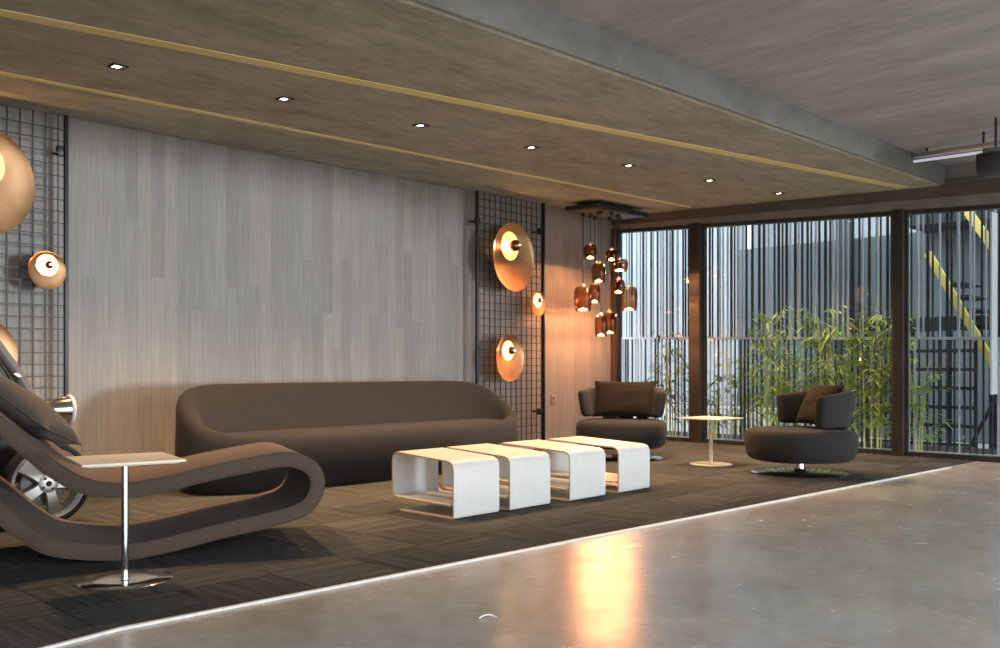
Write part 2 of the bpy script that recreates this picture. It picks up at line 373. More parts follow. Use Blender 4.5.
# carpet and its pale edge strip
e0, e1, e2 = at(60, 645), at(122, 629), at(950, 467.5)
d = (e1 - e0).normalized(); eL = e1 - d * 3.2
car = MB().prism([(eL.x, eL.y), (e1.x, e1.y), (WIN_X - .02, e2.y - .0), (WIN_X - .02, WALL_Y - .005), (eL.x, WALL_Y - .005)], 0.0, .008)
tag(car.build('carpet', M['carpet'], smooth=False), 'dark charcoal carpet of striped square tiles under the lounge furniture', 'carpet')
def edge(name, a, b, w=.021):
    d = (b - a).normalized(); n = Vector((-d.y, d.x, 0)) * w
    return struct(MB().prism([(a.x, a.y), (b.x, b.y), (b.x - n.x, b.y - n.y), (a.x - n.x, a.y - n.y)], 0, .011).build(name, M['trim'], smooth=False))
edge('trim_3', e1, e2); edge('trim_4', eL, e1, .018)

# window wall: columns, header, sill, panes
def wtop(y): return 3.01 + .0507 * (y - 6.62)
def wy(px): return at_x(px, 400, WIN_X).y
ys = [wy(616.5), wy(691), wy(702), wy(893.5), wy(905)]
yr = -.5
head = MB().prism([(WIN_X, yr - .5), (WIN_X + .16, yr - .5), (WIN_X + .16, WALL_Y), (WIN_X, WALL_Y)], lambda x, y: wtop(y) + .05, 3.75)
struct(head.build('wall_right', M['fascia'], smooth=False))
struct(MB().prism([(WIN_X - .03, yr), (WIN_X + .0, yr), (WIN_X + .0, WALL_Y), (WIN_X - .03, WALL_Y)], lambda x, y: wtop(y) + .12 + .09 * max(0, min(1, (6.8 - y) / 3.2)), lambda x, y: max(wtop(y) + .2, soffit_z(x, max(y, BY)) - .012)).build('trim_5', M['header'], smooth=False))
def col(name, ya, yb, x0=WIN_X - .06, x1=WIN_X + .14, m='column', top=None):
    return struct(MB().prism([(x0, yb), (x1, yb), (x1, ya), (x0, ya)], .0, top or (lambda x, y: wtop(y) + .06)).build(name, M[m], smooth=False, bevel=.008))
col('column_corner', WALL_Y - .002, ys[0])
col('column_middle', ys[1], ys[2], m='frame'); col('column_east', ys[3], ys[4], m='frame')
def window(i, ya, yb):
    w = bpy.data.objects.new('window_%d' % i, None); COL.objects.link(w); w['kind'] = 'structure'
    f = MB(); x0, x1 = WIN_X + .0, WIN_X + .10
    f.prism([(x0, yb), (x1, yb), (x1, ya), (x0, ya)], 0.009, .06)
    f.prism([(x0, yb), (x1, yb), (x1, ya), (x0, ya)], lambda x, y: wtop(y), lambda x, y: wtop(y) + .05)
    for yy in (ya, yb):
        s = -.018 if yy == ya else .018
        f.prism([(x0 + .02, min(yy, yy + s)), (x1 - .02, min(yy, yy + s)), (x1 - .02, max(yy, yy + s)), (x0 + .02, max(yy, yy + s))], .06, lambda x, y: wtop(y))
    f.build('window_frame', M['frame'], w, smooth=False)
    MB().prism([(x0 + .045, yb + .018), (x0 + .053, yb + .018), (x0 + .053, ya - .018), (x0 + .045, ya - .018)], .06, lambda x, y: wtop(y)).build('window_pane', M['glass'], w, smooth=False)
window(1, ys[0], ys[1]); window(2, ys[2], ys[3]); window(3, ys[4], yr)
# bright metal jamb in the last bay
ya = at_x(990, 400, WIN_X + .2).y
struct(MB().prism([(WIN_X + .2, ya - .02), (WIN_X + .42, ya - .02), (WIN_X + .42, ya), (WIN_X + .2, ya)], .75, lambda x, y: wtop(y) - .0).build('trim_6', M['white2'], smooth=False))
ya = at_x(905, 400, WIN_X + .17).y + .005
struct(MB().prism([(WIN_X + .17, ya - .02), (WIN_X + .28, ya - .02), (WIN_X + .28, ya), (WIN_X + .17, ya)], .0, lambda x, y: wtop(y)).build('trim_7', M['trim'], smooth=False))

# ================================================================== OUTSIDE
struct(MB().prism([(WIN_X + .16, -14), (34, -14), (34, 24), (WIN_X + .16, 24)], -.22, -.12).build('ground_paving', M['outground'], smooth=False))
struct(MB().prism([(-30, -60), (WIN_X + .16, -60), (WIN_X + .16, -9), (-30, -9)], -.12, -.02).build('ground_forecourt', M['outground'], smooth=False))
XB = 15.2
yb0 = at_x(738, 300, XB).y
struct(MB().prism([(XB, yb0), (XB + .3, yb0), (XB + .3, 17), (XB, 17)], -.15, 6.5).build('wall_garden', M['outw'], smooth=False))
struct(MB().prism([(XB + .02, -6), (XB + .32, -6), (XB + .32, yb0), (XB + .02, yb0)], -.15, 3.25).build('wall_annexe', M['outd'], smooth=False))
struct(MB().prism([(XB - .9, -6), (XB + .5, -6), (XB + .5, at_x(905, 300, XB - .9).y), (XB - .9, at_x(905, 300, XB - .9).y)], 3.22, 3.6).build('beam_annexe', M['outb'], smooth=False))
struct(MB().prism([(17.6, -8), (17.9, -8), (17.9, yb0 + 1), (17.6, yb0 + 1)], -.15, 7.0).build('wall_backdrop', M['outw'], smooth=False))  # added pale backdrop, standing in for the bright gap above the annexe wall
y1, y2 = at_x(838, 300, XB - .2).y, at_x(850, 300, XB - .2).y
struct(MB().prism([(XB - .3, y2), (XB - .02, y2), (XB - .02, y1), (XB - .3, y1)], -.15, 4.1).build('column_annexe', M['outb'], smooth=False))
# low white garden wall behind the bamboo
ya, yb = at_x(617, 430, 13.5).y, at_x(842, 430, 13.5).y
tag(MB().box((13.6, (ya + yb) / 2, .12), (.16, ya - yb, .56), bevel=.01).build('garden_wall', M['white2']), 'low white wall behind the bamboo at the foot of the windows', 'wall', kind='structure')
# planting bed
struct(MB().prism([(12.0, 2.2), (13.1, 2.2), (13.1, 10.2), (12.0, 10.2)], -.14, -.02).build('ground_bed', M['soil'], smooth=False))

# slatted screen just outside the glass
XF = 11.75
fe = thing('slatted_screen', 'screen of thin upright metal slats in two tiers outside the windows', 'screen', (XF, 0, 0))
rail = lambda y: 1.31 + .0235 * y
fr = MB()
for zf, hgt in ((lambda x, y: -.02, .04), (lambda x, y: rail(y), .035), (lambda x, y: 3.5, .05)):
    fr.prism([(-.03, -.6), (.03, -.6), (.03, 10), (-.03, 10)], zf, lambda x, y, zf=zf, hgt=hgt: zf(x, y) + hgt)
fr.build('rail', M['slat_l'], fe, smooth=False)
mbd, mbl = [MB(), MB()], [MB(), MB()]
rr = random.Random(11)
for tier in (0, 1):
    y = -.55
    while y < 9.95:
        w = rr.choice((.012, .015, .018, .02)) if tier == 0 else rr.choice((.014, .018, .022, .028))
        y += (rr.choice((.04, .05, .06, .075)) if tier == 0 else rr.choice((.025, .035, .05, .065))) + w / 2
        z0 = .02 if tier == 0 else rail(y) + .035; z1 = rail(y) if tier == 0 else 3.5
        dark = rr.random() < (.75 if tier == 0 else .55)
        if tier == 0 and not dark: MB().box((rr.uniform(-.015, .015), y, (z0 + z1) / 2), (.03, w, z1 - z0)).build('slat', M['slat_l'], fe, smooth=False)
        else: (mbd if dark else mbl)[tier].box((rr.uniform(-.015, .015), y, (z0 + z1) / 2), (.03, w, z1 - z0))
        y += w / 2
mbd[0].build('slat_panel', M['slat_d'], fe, smooth=False); mbd[1].build('slat_panel', M['slat_d'], fe, smooth=False)
mbl[1].build('slat_panel', M['slat_l'], fe, smooth=False)

# horizontal bar screen of the annexe (right-hand bay)
XG = 13.3
hb = thing('bar_screen', 'dark screen of level steel bars beyond the right hand bay', 'screen', (XG, 0, 0))
yg0, yg1 = at_x(975, 400, XG).y, at_x(866, 400, XG).y
m_ = MB()
for py in (351, 369.5, 388, 407, 425.5, 444): m_.box((0, (yg0 + yg1) / 2, at_x(940, py, XG).z), (.05, yg1 - yg0, .045))
m_.build('bar', M['outb'], hb, smooth=False)
m2 = MB()
for px in (866, 912, 939, 949, 975): m2.box((0.04, at_x(px, 400, XG).y, .72), (.04, .04, 1.75))
m2.build('post', M['outb'], hb, smooth=False)
zb = at_x(940, 324, XG).z
MB().box((.0, (yg0 + yg1) / 2, zb), (.14, yg1 - yg0 + .3, .19)).build('top_beam', M['outb'], hb, smooth=False)

# outdoor staircase with yellow stringers
XS = 13.0
st = thing('outdoor_staircase', 'dark steel outdoor staircase with yellow stringers at the right', 'staircase', (XS, 0, 0))
def stringer(pa, pb, x, w=.13):
    a, b = at_x(*pa, x), at_x(*pb, x); a.x -= XS; b.x -= XS
    dd = (b - a); ln = dd.length; ang = math.atan2(dd.z, dd.y)
    MB().box((a + b) / 2, (.06, ln, w), (ang, 0, 0), bevel=.006).build('stringer', M['yellow'], st)
stringer((928, 253), (1004, 383), XS, .10); stringer((950, 186), (1030, 300), XS + 1.0, .12)
for i in range(9):
    t = i / 8
    p = at_x(962 + 60 * t, 285 + 105 * t, XS + .5); MB().box((.5, p.y, p.z), (.85, .24, .03)).build('tread', M['outb'], st, smooth=False)
p0, p1 = at_x(975, 400, XS - .1), at_x(995, 400, XS - .1)
MB().box((.75, (p0.y + p1.y) / 2 + .05, 1.0), (.1, p0.y - p1.y, 4.5)).build('support_post', M['outb'], st, smooth=False)
a, b = at_x(962, 462, XS - .15), at_x(1004, 382, XS - .15); a.x -= XS; b.x -= XS
MB().cyl(a, b, .025).build('brace', M['outb'], st)

# bamboo
def bamboo(i, px, py_top, n, xb, seed, spread, mleaf, label, dens=1.0):
    r = random.Random(seed)
    base = at_x(px, 440, xb); top = at_x(px, py_top, xb).z
    t = thing('bamboo_plant', label, 'plant', (base.x, base.y, -.03), 0, 'bamboo outside the windows')
    lv = MB()
    for k in range(n):
        bx, by = r.uniform(-.1, .1), r.uniform(-spread, spread) * .5
        H = (top + .03) * r.uniform(.72, 1.0)
        lx, ly = r.uniform(-.05, .08), r.uniform(-.25, .25) * spread * 2
        pts = [Vector((bx + lx * u * u, by + ly * u * u, H * u)) for u in [j / 9 for j in range(10)]]
        MB().tube(pts, [.011 * (1 - .7 * j / 9) for j in range(10)], 6).build('culm', M['culm'], t)
        z = H * r.uniform(.16, .26)
        while z < H:
            u = z / H; p = Vector((bx + lx * u * u, by + ly * u * u, z))
            for q in range(r.choice((1, 2, 2))):
                az = r.uniform(0, 2 * PI); bl_ = r.uniform(.12, .34)
                tip = p + Vector((math.cos(az) * bl_ * .45, math.sin(az) * bl_, r.uniform(.02, .18)))
                lv.cyl(p, tip, .0025, .0015, 4, False)
                for w in range(max(2, int(r.choice((3, 4, 5)) * dens))):
                    f = r.uniform(.45, 1.0); c = p.lerp(tip, f)
                    a2 = az + r.uniform(-1.3, 1.3); ln = r.uniform(.10, .22); wd = ln * .10
                    dr = Vector((math.cos(a2), math.sin(a2), r.uniform(-.75, .25))).normalized()
                    sd = dr.cross(Vector((0, 0, 1))).normalized() * wd
                    if abs((c + dr * ln).x) > .23 or abs((c + dr * ln * .4 + sd).x) > .23: continue
                    v = [lv.bm.verts.new(q_) for q_ in (c, c + dr * ln * .35 + sd, c + dr * ln - Vector((0, 0, ln * .12)), c + dr * ln * .35 - sd, c + dr * ln * .4 - Vector((0, 0, wd * .35)))]
                    lv.bm.faces.new((v[0], v[1], v[4])); lv.bm.faces.new((v[1], v[2], v[4])); lv.bm.faces.new((v[2], v[3], v[4])); lv.bm.faces.new((v[3], v[0], v[4]))
            z += r.uniform(.07, .15) / dens
    lv.build('foliage', M[mleaf], t, smooth=False)
    return t
pl = [
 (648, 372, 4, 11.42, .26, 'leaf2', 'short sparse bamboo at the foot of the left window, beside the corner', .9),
 (672, 322, 5, 11.44, .30, 'leaf2', 'tall shaded bamboo in the middle of the left window', 1.0),
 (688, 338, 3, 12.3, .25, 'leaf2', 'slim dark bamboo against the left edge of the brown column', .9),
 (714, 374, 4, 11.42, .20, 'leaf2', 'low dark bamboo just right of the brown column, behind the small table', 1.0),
 (738, 346, 6, 12.2, .32, 'leaf', 'leaning bamboo between the small table and the right armchair', 1.0),
 (772, 304, 6, 11.42, .36, 'leaf', 'tall bamboo above the left arm of the right armchair', 1.3),
 (800, 334, 7, 12.5, .36, 'leaf', 'bamboo topping out at the rail behind the cushion', 1.1),
 (826, 302, 6, 11.42, .40, 'leaf', 'leafy bamboo behind the back of the right armchair', 1.4),
 (850, 314, 7, 12.5, .30, 'leaf', 'bamboo with broad crown right of the armchair back', 1.15),
 (872, 303, 6, 11.42, .30, 'leaf', 'bright bamboo close to the left edge of the last column', 1.4),
 (888, 300, 4, 12.7, .2, 'leaf', 'thin tall bamboo partly behind the last column', 1.0),
 (923, 352, 4, 11.42, .22, 'leaf', 'lone bright bamboo right of the last column', 1.0),
]
for i, (px, py, n, xb, sp, ml, lab, dn) in enumerate(pl): bamboo(i, px, py, n, xb, 40 + i, sp, ml, lab, dn)

# ================================================================== CEILING FITTINGS
DL = [(118, 66), (285, 98.5), (421, 125), (532, 147), (629, 165), (710, 180), (779, 193)]
names = ['recessed ceiling downlight nearest the left edge of the photo', 'recessed ceiling downlight, second from the left', 'recessed ceiling downlight, third from the left',
         'recessed ceiling downlight in the middle of the row', 'recessed ceiling downlight above the pendant cluster', 'recessed ceiling downlight, second from the right end', 'recessed ceiling downlight nearest the window wall']
proto = None
tilt = Euler((math.atan(.039), -math.atan(.0119), 0))
for i, (px, py) in enumerate(DL):
    p = at_soffit(px, py)
    if proto is None:
        proto = thing('downlight', names[0], 'downlight', p, 0, 'downlights in the soffit')
        fm = MB()
        for sx, sy, wx, wy_ in ((0, .062, .15, .026), (0, -.062, .15, .026), (.062, 0, .026, .1), (-.062, 0, .026, .1)): fm.box((sx, sy, -.006), (wx, wy_, .018), bevel=.003)
        fm.build('frame', M['black'], proto)
        MB().box((-.012, .0, -.004), (.07, .095, .008), bevel=.002).build('lamp', M['lamp'], proto)
        MB().lathe([(.001, -.012), (.014, -.012), (.02, -.004), (.02, .0)], 16, Matrix.Translation((.034, .02, 0))).build('lamp_holder', M['brushed'], proto)
        o = proto
    else: o = dup(proto, p, 0, names[i])
    o.rotation_euler = tilt; o.scale = (.72, .72, .72)
    ld = bpy.data.lights.new('downlight_beam', 'SPOT'); ld.energy = 440; ld.color = (1, .62, .32); ld.spot_size = math.radians(112); ld.spot_blend = 1.0; ld.shadow_soft_size = .05
    lo = bpy.data.objects.new('downlight_beam', ld); COL.objects.link(lo); lo.location = p + Vector((0, 0, -.05))

# tube fixture and projector at the upper right
zs = soffit_z(WIN_X, BY) + .235
tf = thing('tube_fixture', 'slim pale tube light fixed under the high slab at the right', 'light fixture')
a = at_x(914, 161.5, WIN_X - .95); b = at_x(1010, 148.5, WIN_X - 1.5)
MB().cyl(a, b, .014).build('tube', M['whiteled'], tf)
MB().tube([a + Vector((0, 0, .06)), b + Vector((0, 0, .06))], .03, 8).build('housing', M['brushed'], tf)
for t in (.15, .75):
    q = a.lerp(b, t); MB().cyl(q + Vector((0, 0, .07)), Vector((q.x, q.y, soffit_z(q.x, by(q.x)) + .235)), .012).build('bracket', M['black'], tf)
pj = thing('projector', 'dark boxy projector hung under the high slab at the right edge', 'projector')
c = at_x(996, 165, WIN_X - 1.85)
MB().box(c, (.42, .30, .17), (0, 0, .2), bevel=.02).build('body', M['black'], pj)
MB().box(c + Vector((0, 0, .11)), (.34, .2, .05), (0, 0, .2), bevel=.01).build('top_plate', M['shield'], pj)
MB().cyl(c + Vector((0, 0, .1)), Vector((c.x, c.y, soffit_z(c.x, by(c.x)) + .235)), .012).build('bracket', M['black'], pj)
MB().lathe([(.055, 0), (.055, .03), (.04, .035), (.001, .025)], 20, Matrix.Translation(c) @ Euler((0, PI/2, .2)).to_matrix().to_4x4() @ Matrix.Translation((0, 0, .2))).build('lens', M['brushed'], pj)

# pendant cluster
ch = thing('pendant_chandelier', 'cluster of copper smoked glass pendants hanging from one black ceiling plate', 'chandelier', (10.0, 7.5, 0))
CO = Vector((10.0, 7.5, 0))
zt = soffit_z(10, 7.5)
m_ = MB(); m_.box((.02, 0, zt - .085), (1.16, .55, .06), tilt, bevel=.005); m_.box((.02, 0, zt - .03), (.8, .3, .06), tilt); m_.build('ceiling_plate', M['black'], ch)
MB().box((0, 0, zt - .119), (1.04, .46, .012), tilt, bevel=.002).build('underside_tray', M['shield'], ch)
PN = [  # px centre, py top, py bottom, width px, world y
 (590.3, 245, 259, 12.5, 7.62), (611.5, 250, 261, 11, 7.30), (598.5, 263.5, 282.5, 13, 7.40), (619.5, 259.5, 271.5, 16, 7.42), (618.3, 280, 293.5, 12.5, 7.36),
 (583, 287, 311, 17, 7.66), (594.7, 284.5, 303, 10.5, 7.70), (629, 287, 310.5, 16.5, 7.52), (609.5, 313, 334, 14.5, 7.58), (601, 316, 336.5, 12, 7.34)]
for k, (px, pt, pb, wpx, yy) in enumerate(PN):
    a, b = at_y(px, pt, yy) - CO, at_y(px, pb, yy) - CO
    D = (px and (Vector((a.x, a.y, 0)) + CO).length)
    R = wpx / 2 / F * 12.2 * 1.1; h = a.z - b.z; zb_ = b.z
    prof = [(.016, h), (R * .62, h), (R * .84, h * .96), (R * .97, h * .80), (R * 1.0, h * .55), (R * .93, h * .22), (R * .84, 0), (R * .80, 0), (R * .88, h * .22), (R * .95, h * .55), (R * .92, h * .78), (R * .78, h * .92)]
    sh = MB().lathe(prof, 28, Matrix.Translation((a.x, a.y, zb_))).build('pendant_shade', M['pend'], ch)
    MB().cyl((a.x, a.y, a.z), (a.x, a.y, zt - .15), .0045 if k != 5 else .008, n=8).build('cord', M['black'], sh)
    MB().lathe([(.02, 0), (.035, .01), (.035, .03), (.012, .045), (.006, .06)], 16, Matrix.Translation((a.x, a.y, a.z - .004))).build('cap', M['brushed'], sh)
    MB().lathe([(.001, 0), (R * .45, .002), (R * .55, .010), (R * .45, .02), (.016, .03), (.014, .036), (.001, .038)], 20, Matrix.Translation((a.x, a.y, zb_ + .006))).build('bulb', M['pendlit'], sh)
    MB().lathe([(.012, -.02), (.03, -.01), (.03, .03), (.012, .04)], 16, Matrix.Translation((a.x, a.y, zt - .16))).build('hook', M['black'], sh)
    ld = bpy.data.lights.new('pendant_glow', 'SPOT'); ld.energy = 18; ld.color = (1, .38, .14); ld.spot_size = math.radians(172); ld.spot_blend = .06; ld.shadow_soft_size = .02
    lo = bpy.data.objects.new('pendant_glow', ld); COL.objects.link(lo); lo.location = CO + Vector((a.x, a.y, zb_ - .015))

# ================================================================== WIRE GRIDS, WALL LAMPS, SOCKET
GY = 7.98
def wire_panel(xa, xb, label):
    g = thing('wire_grid_panel', label, 'wire panel', ((xa + xb) / 2, GY, 0))
    cx = (xa + xb) / 2; hx = (xb - xa) / 2
    top = lambda x: soffit_z(cx + x, GY) - .02
    w = MB(); x = -hx + .04
    while x < hx - .02:
        w.box((x, .012, (top(x) + .05) / 2), (.0095, .0095, top(x) - .06)); x += .1
    z = .08
    while z < top(0) - .03:
        w.box((0, .006, z), (2 * hx, .0085, .0085)); z += .1
    w.build('wire_mesh', M['wire'], g, smooth=False)
    for s in (-1, 1):
        MB().box((s * hx, 0, (top(s*hx) + .01) / 2), (.03, .04, top(s*hx) - .01), bevel=.003).build('post', M['black'], g)
        for zc in (.46, 2.9):
            c = MB(); c.box((s * (hx - .035), .03, zc), (.06, .06, .085), bevel=.005); c.cyl((s * (hx - .035), .03, zc), (s * (hx - .035), WALL_Y - GY - .003, zc), .012)
            c.build('clamp', M['black'], g)
    return g
xl1 = at_y(66, 300, GY).x
wire_panel(xl1 - 2.1, xl1, 'black wire grid panel behind the copper lamps at the left edge')
wire_panel(at_y(477, 300, GY).x, at_y(543.5, 300, GY).x, 'black wire grid panel between the grey boards and the corner wall')

def wall_lamp(px, py, r, label, off):
    yy = GY - .06
    p = at_y(px, py, yy)
    t = thing('copper_wall_lamp', label, 'wall lamp', p, math.radians(6), 'copper disc wall lamps')
    Rm = Euler((PI/2, 0, 0)).to_matrix().to_4x4()           # lathe z -> -y
    hole = r * (.42 if r > .2 else .58)
    o = Vector((off[0] * r, 0, off[1] * r))
    # dish: loft from the bowl rim out to the disc rim
    n = 56; rings = []
    for f, dep in ((0, .012), (.15, .02), (.4, .034), (.7, .05), (.92, .066), (1, .075), (1, .071), (.9, .058), (.6, .036), (.2, .014), (0, .004)):
        rr_ = hole + (r - hole) * f; cc = o * (1 - f)
        rings.append([cc + Vector((rr_ * math.cos(2*PI*i/n), -dep * r / .44 * .9, rr_ * math.sin(2*PI*i/n))) for i in range(n)])
    MB().loft(rings, False, False).build('disc', M['copper'], t)
    B = Matrix.Translation(o) @ Rm
    bd = min(.045, hole * .4)
    MB().lathe([(hole, .012), (hole * .92, -bd * .25), (hole * .7, -bd * .6), (hole * .35, -bd * .85), (.02, -bd * .9), (.02, -bd)], 36, B).build('bowl', M['bowl'], t)
    gr = max(.034, r * .17)
    MB().lathe([(.016, -bd), (.016, -bd * .75), (.006, -bd * .7)], 16, B).build('socket', M['black'], t)
    zc = gr * 1.25
    gl = MB().lathe([(.014, 0)] + [(gr * math.sin(a), zc - gr * math.cos(a)) for a in [PI * k / 14 for k in range(2, 14)]] + [(.001, zc + gr)], 24, B).build('bulb', M['globe'], t)
    MB().lathe([(.001, zc + gr - .004), (.009, zc + gr - .002), (.007, zc + gr + .006), (.001, zc + gr + .009)], 8, B).build('filament', M['bulb'], gl)
    MB().box((0, bd + .02, o.z), (.05, .03, .05)).build('mount', M['black'], t)
    ld = bpy.data.lights.new('lamp_glow', 'POINT'); ld.energy = 10 * (r / .3) ** .5 * .5; ld.color = (1, .58, .24); ld.shadow_soft_size = .012
    lo = bpy.data.objects.new('lamp_glow', ld); COL.objects.link(lo); lo.location = p + o + Vector((0, bd * .35, 0))
    return t
wall_lamp(510, 257.5, .44, 'large tilted copper disc lamp high on the right wire panel', (-.04, .33))
wall_lamp(507.5, 358, .30, 'middle sized copper disc lamp low on the right wire panel, near the sofa', (.0, .32))
wall_lamp(537, 303.5, .165, 'small copper disc lamp at the right edge of the right wire panel', (.02, .25))
wall_lamp(-27, 180, .45, 'large copper disc lamp cut by the left edge of the photo', (.1, .30))
wall_lamp(46, 270.5, .158, 'small bright copper lamp beside the left black post', (.03, .28))
wall_lamp(-24, 355, .30, 'low copper disc lamp at the left edge, just above the car', (.0, .3))

so = at_y(552.5, 399, WALL_Y)
t = thing('wall_socket', 'small grey socket plate on the copper lit corner wall', 'socket', so)
MB().box((0, -.008, 0), (.085, .016, .12), bevel=.004).build('plate', M['plate'], t)
MB().cyl((0.005, -.0165, .012), (.005, -.019, .012), .016, n=16).build('outlet', M['hole'], t)

# ================================================================== SOFA
def sofa():
    x0, x1, y0, y1 = 3.55, 7.44, 6.43, 7.50
    t = thing('curved_sofa', 'long curved grey brown sofa with wrap around back against the boarded wall', 'sofa', ((x0 + x1) / 2, y0, .0085))
    a, b = (x1 - x0) / 2, (y1 - y0) / 2
    n = 144
    def outline(inset, i):
        th = 2 * PI * i / n
        A, B = a - inset, b - inset
        e = 2 / 3.6
        c, s_ = math.cos(th), math.sin(th)
        # squarer, longer ends
        ex = 4.2 if s_ >= 0 else 2.7
        x = A * math.copysign(abs(c) ** (2 / ex), c); y = B * math.copysign(abs(s_) ** (2 / 2.6), s_)
        return x, y + b
    def h(i):                                               # height of the rim at outline station i
        x, y = outline(0, i)
        v = y / (2 * b)
        sidefade = smooth01(v ** 1.2 / .95)
        return .475 + .425 * sidefade
    def ring(inset, zf, lean=0):
        return [Vector((*outline(inset, i), zf(i))) for i in range(n)]
    k = lambda i: (h(i) - .475) / .425
    rings = [ring(.09, lambda i: .0), ring(.05, lambda i: .03), ring(.015, lambda i: .12), ring(-.01, lambda i: .28),
             ring(.0, lambda i: h(i) - .09), ring(.012, lambda i: h(i) - .04), ring(.04, lambda i: h(i) - .008), ring(.075, lambda i: h(i)),
             ring(.11, lambda i: h(i) - .008), ring(.14, lambda i: h(i) - .035)]
    def inner(f):                                           # from the inner lip down to the seat
        return [Vector((*outline(.14 + .17 * f * k(i), i), (h(i) - .035) * (1 - f) + (.452) * f)) for i in range(n)]
    rings += [inner(.35), inner(.7), inner(.9), inner(1.0), inner(1.06)]
    sh = MB().loft(rings, True, False).build('shell', M['sofa'], t, angle=60)
    def seat_ring(d, z): return [Vector((*outline(.14 + .105 * k(i) + d, i), z)) for i in range(n)]
    MB().loft([seat_ring(-.01, .36), seat_ring(-.005, .44), seat_ring(.02, .466), seat_ring(.06, .476), seat_ring(.16, .484), seat_ring(.24, .486)], False, True).build('seat', M['sofa'], t, angle=60)
sofa()

# ================================================================== CHAISE
ORG = W(-2.0, 4.87); CR = -math.radians(22.4)
def prof(px, py):
    kk = (px - 500) / F; ca, sa = .9135, .4067
    tt = (kk * 4.87 + 2.0) / (ca - kk * sa); D = 4.87 + sa * tt
    return (tt, 0, CH - (py - HOR) / F * D)
CL = [prof(*p) for p in [(5, 433), (24, 449), (42, 464), (60, 477), (78, 486.5), (100, 492.5), (130, 493), (165, 487), (208, 476.5), (256, 466.5), (284, 462), (302, 465), (314, 473.5), (318, 486.5), (313, 502),
      (299, 514), (263, 524.5), (221, 534), (167, 548), (127, 555), (85, 555), (48, 549.5), (20, 533), (0, 517)]]
CL += [(-.80, 0, .46), (-.95, 0, .66), (-1.07, 0, .88), (-1.12, 0, 1.05), (-1.06, 0, 1.15), (-.96, 0, 1.13), (-.84, 0, .98), (-.72, 0, .83)]
lowest = min(p[2] for p in CL)
CL = [(p[0], 0, p[2] - lowest + .0425 + .0125) for p in CL]
chz = thing('ribbon_chaise', 'taupe fabric chaise shaped as one continuous looping ribbon', 'chaise', ORG, CR)
path = catmull(CL, True, 6)
def band(path, w, th, rd=.016):
    rings = []; m = len(path)
    for i, p in enumerate(path):
        dd = (path[(i+1) % m] - path[(i-1) % m]).normalized(); nn = Vector((-dd.z, 0, dd.x))
        sec = []
        for (cy, cn, a0) in ((w - rd, th/2 - rd, 0), (rd, th/2 - rd, 90), (rd, -th/2 + rd, 180), (w - rd, -th/2 + rd, 270)):
            for q in range(4):
                a = math.radians(a0 + 30 * q); sec.append(p + Vector((0, cy + rd * math.cos(a), 0)) + nn * (cn + rd * math.sin(a)))
        rings.append(sec)
    return MB().loft(rings, wrap=True)
CW = .75
band(path, CW, .085).build('ribbon', M['chaise'], chz, angle=50)
for yy in (.004, CW - .004):
    for s in (1, -1):
        pts = []; m = len(path)
        for i, p in enumerate(path):
            dd = (path[(i+1) % m] - path[(i-1) % m]).normalized(); nn = Vector((-dd.z, 0, dd.x)); pts.append(p + nn * s * .040 + Vector((0, yy, 0)))
        MB().tube(pts, .004, 6, True).build('piping', M['chaise'], chz)

def cushion(name, sx, sy, th, m, label, cat='cushion', sharp=.5):
    n = 22; mb = MB()
    V = {}
    for sgn in (1, -1):
        for i in range(n + 1):
            for j in range(n + 1):
                u, v = 2 * i / n - 1, 2 * j / n - 1
                e = (1 - abs(u) ** 2.6) * (1 - abs(v) ** 2.6)
                pin = 1 - .055 * (1 - abs(v) ** 2) * abs(u) ** 2; pin2 = 1 - .07 * (1 - abs(u) ** 2) * abs(v) ** 2
                z = sgn * th / 2 * max(e, 0) ** sharp
                edge_ = i in (0, n) or j in (0, n)
                if edge_ and sgn == -1: V[(sgn, i, j)] = V[(1, i, j)]; continue
                V[(sgn, i, j)] = mb.bm.verts.new((u * sx / 2 * pin, v * sy / 2 * pin2, z + .004 * math.sin(7 * u + 3 * v) * e))
        for i in range(n):
            for j in range(n):
                mb.bm.faces.new([V[(sgn, *q)] for q in ((i, j), (i+1, j), (i+1, j+1), (i, j+1))])
    o = mb.build(name, m, None, angle=75)
    tag(o, label, cat); return o
def seam(o, sx, sy):
    pts = []
    n = 60
    for k in range(n):
        t = 4 * k / n; s_ = int(t); f = 2 * (t - s_) - 1
        u, v = [(f, -1), (1, f), (-f, 1), (-1, -f)][s_]
        pin = 1 - .055 * (1 - abs(v) ** 2) * abs(u) ** 2; pin2 = 1 - .07 * (1 - abs(u) ** 2) * abs(v) ** 2
        pts.append((u * sx / 2 * pin, v * sy / 2 * pin2, 0))
    MB().tube(pts, .004, 6, True).build('seam', o.data.materials[0], o)

cu = cushion('cushion', .56, .50, .18, M['cushion2'], 'grey brown cushion lying on the raised back of the ribbon chaise')
seam(cu, .56, .50)
ang = math.radians(38)
Mc = Matrix.Translation(ORG) @ Matrix.Rotation(CR, 4, 'Z') @ Matrix.Translation((-.53, .36, .825)) @ Matrix.Rotation(ang, 4, 'Y') @ Matrix.Rotation(math.radians(-24), 4, 'Z')
cu.matrix_world = Mc

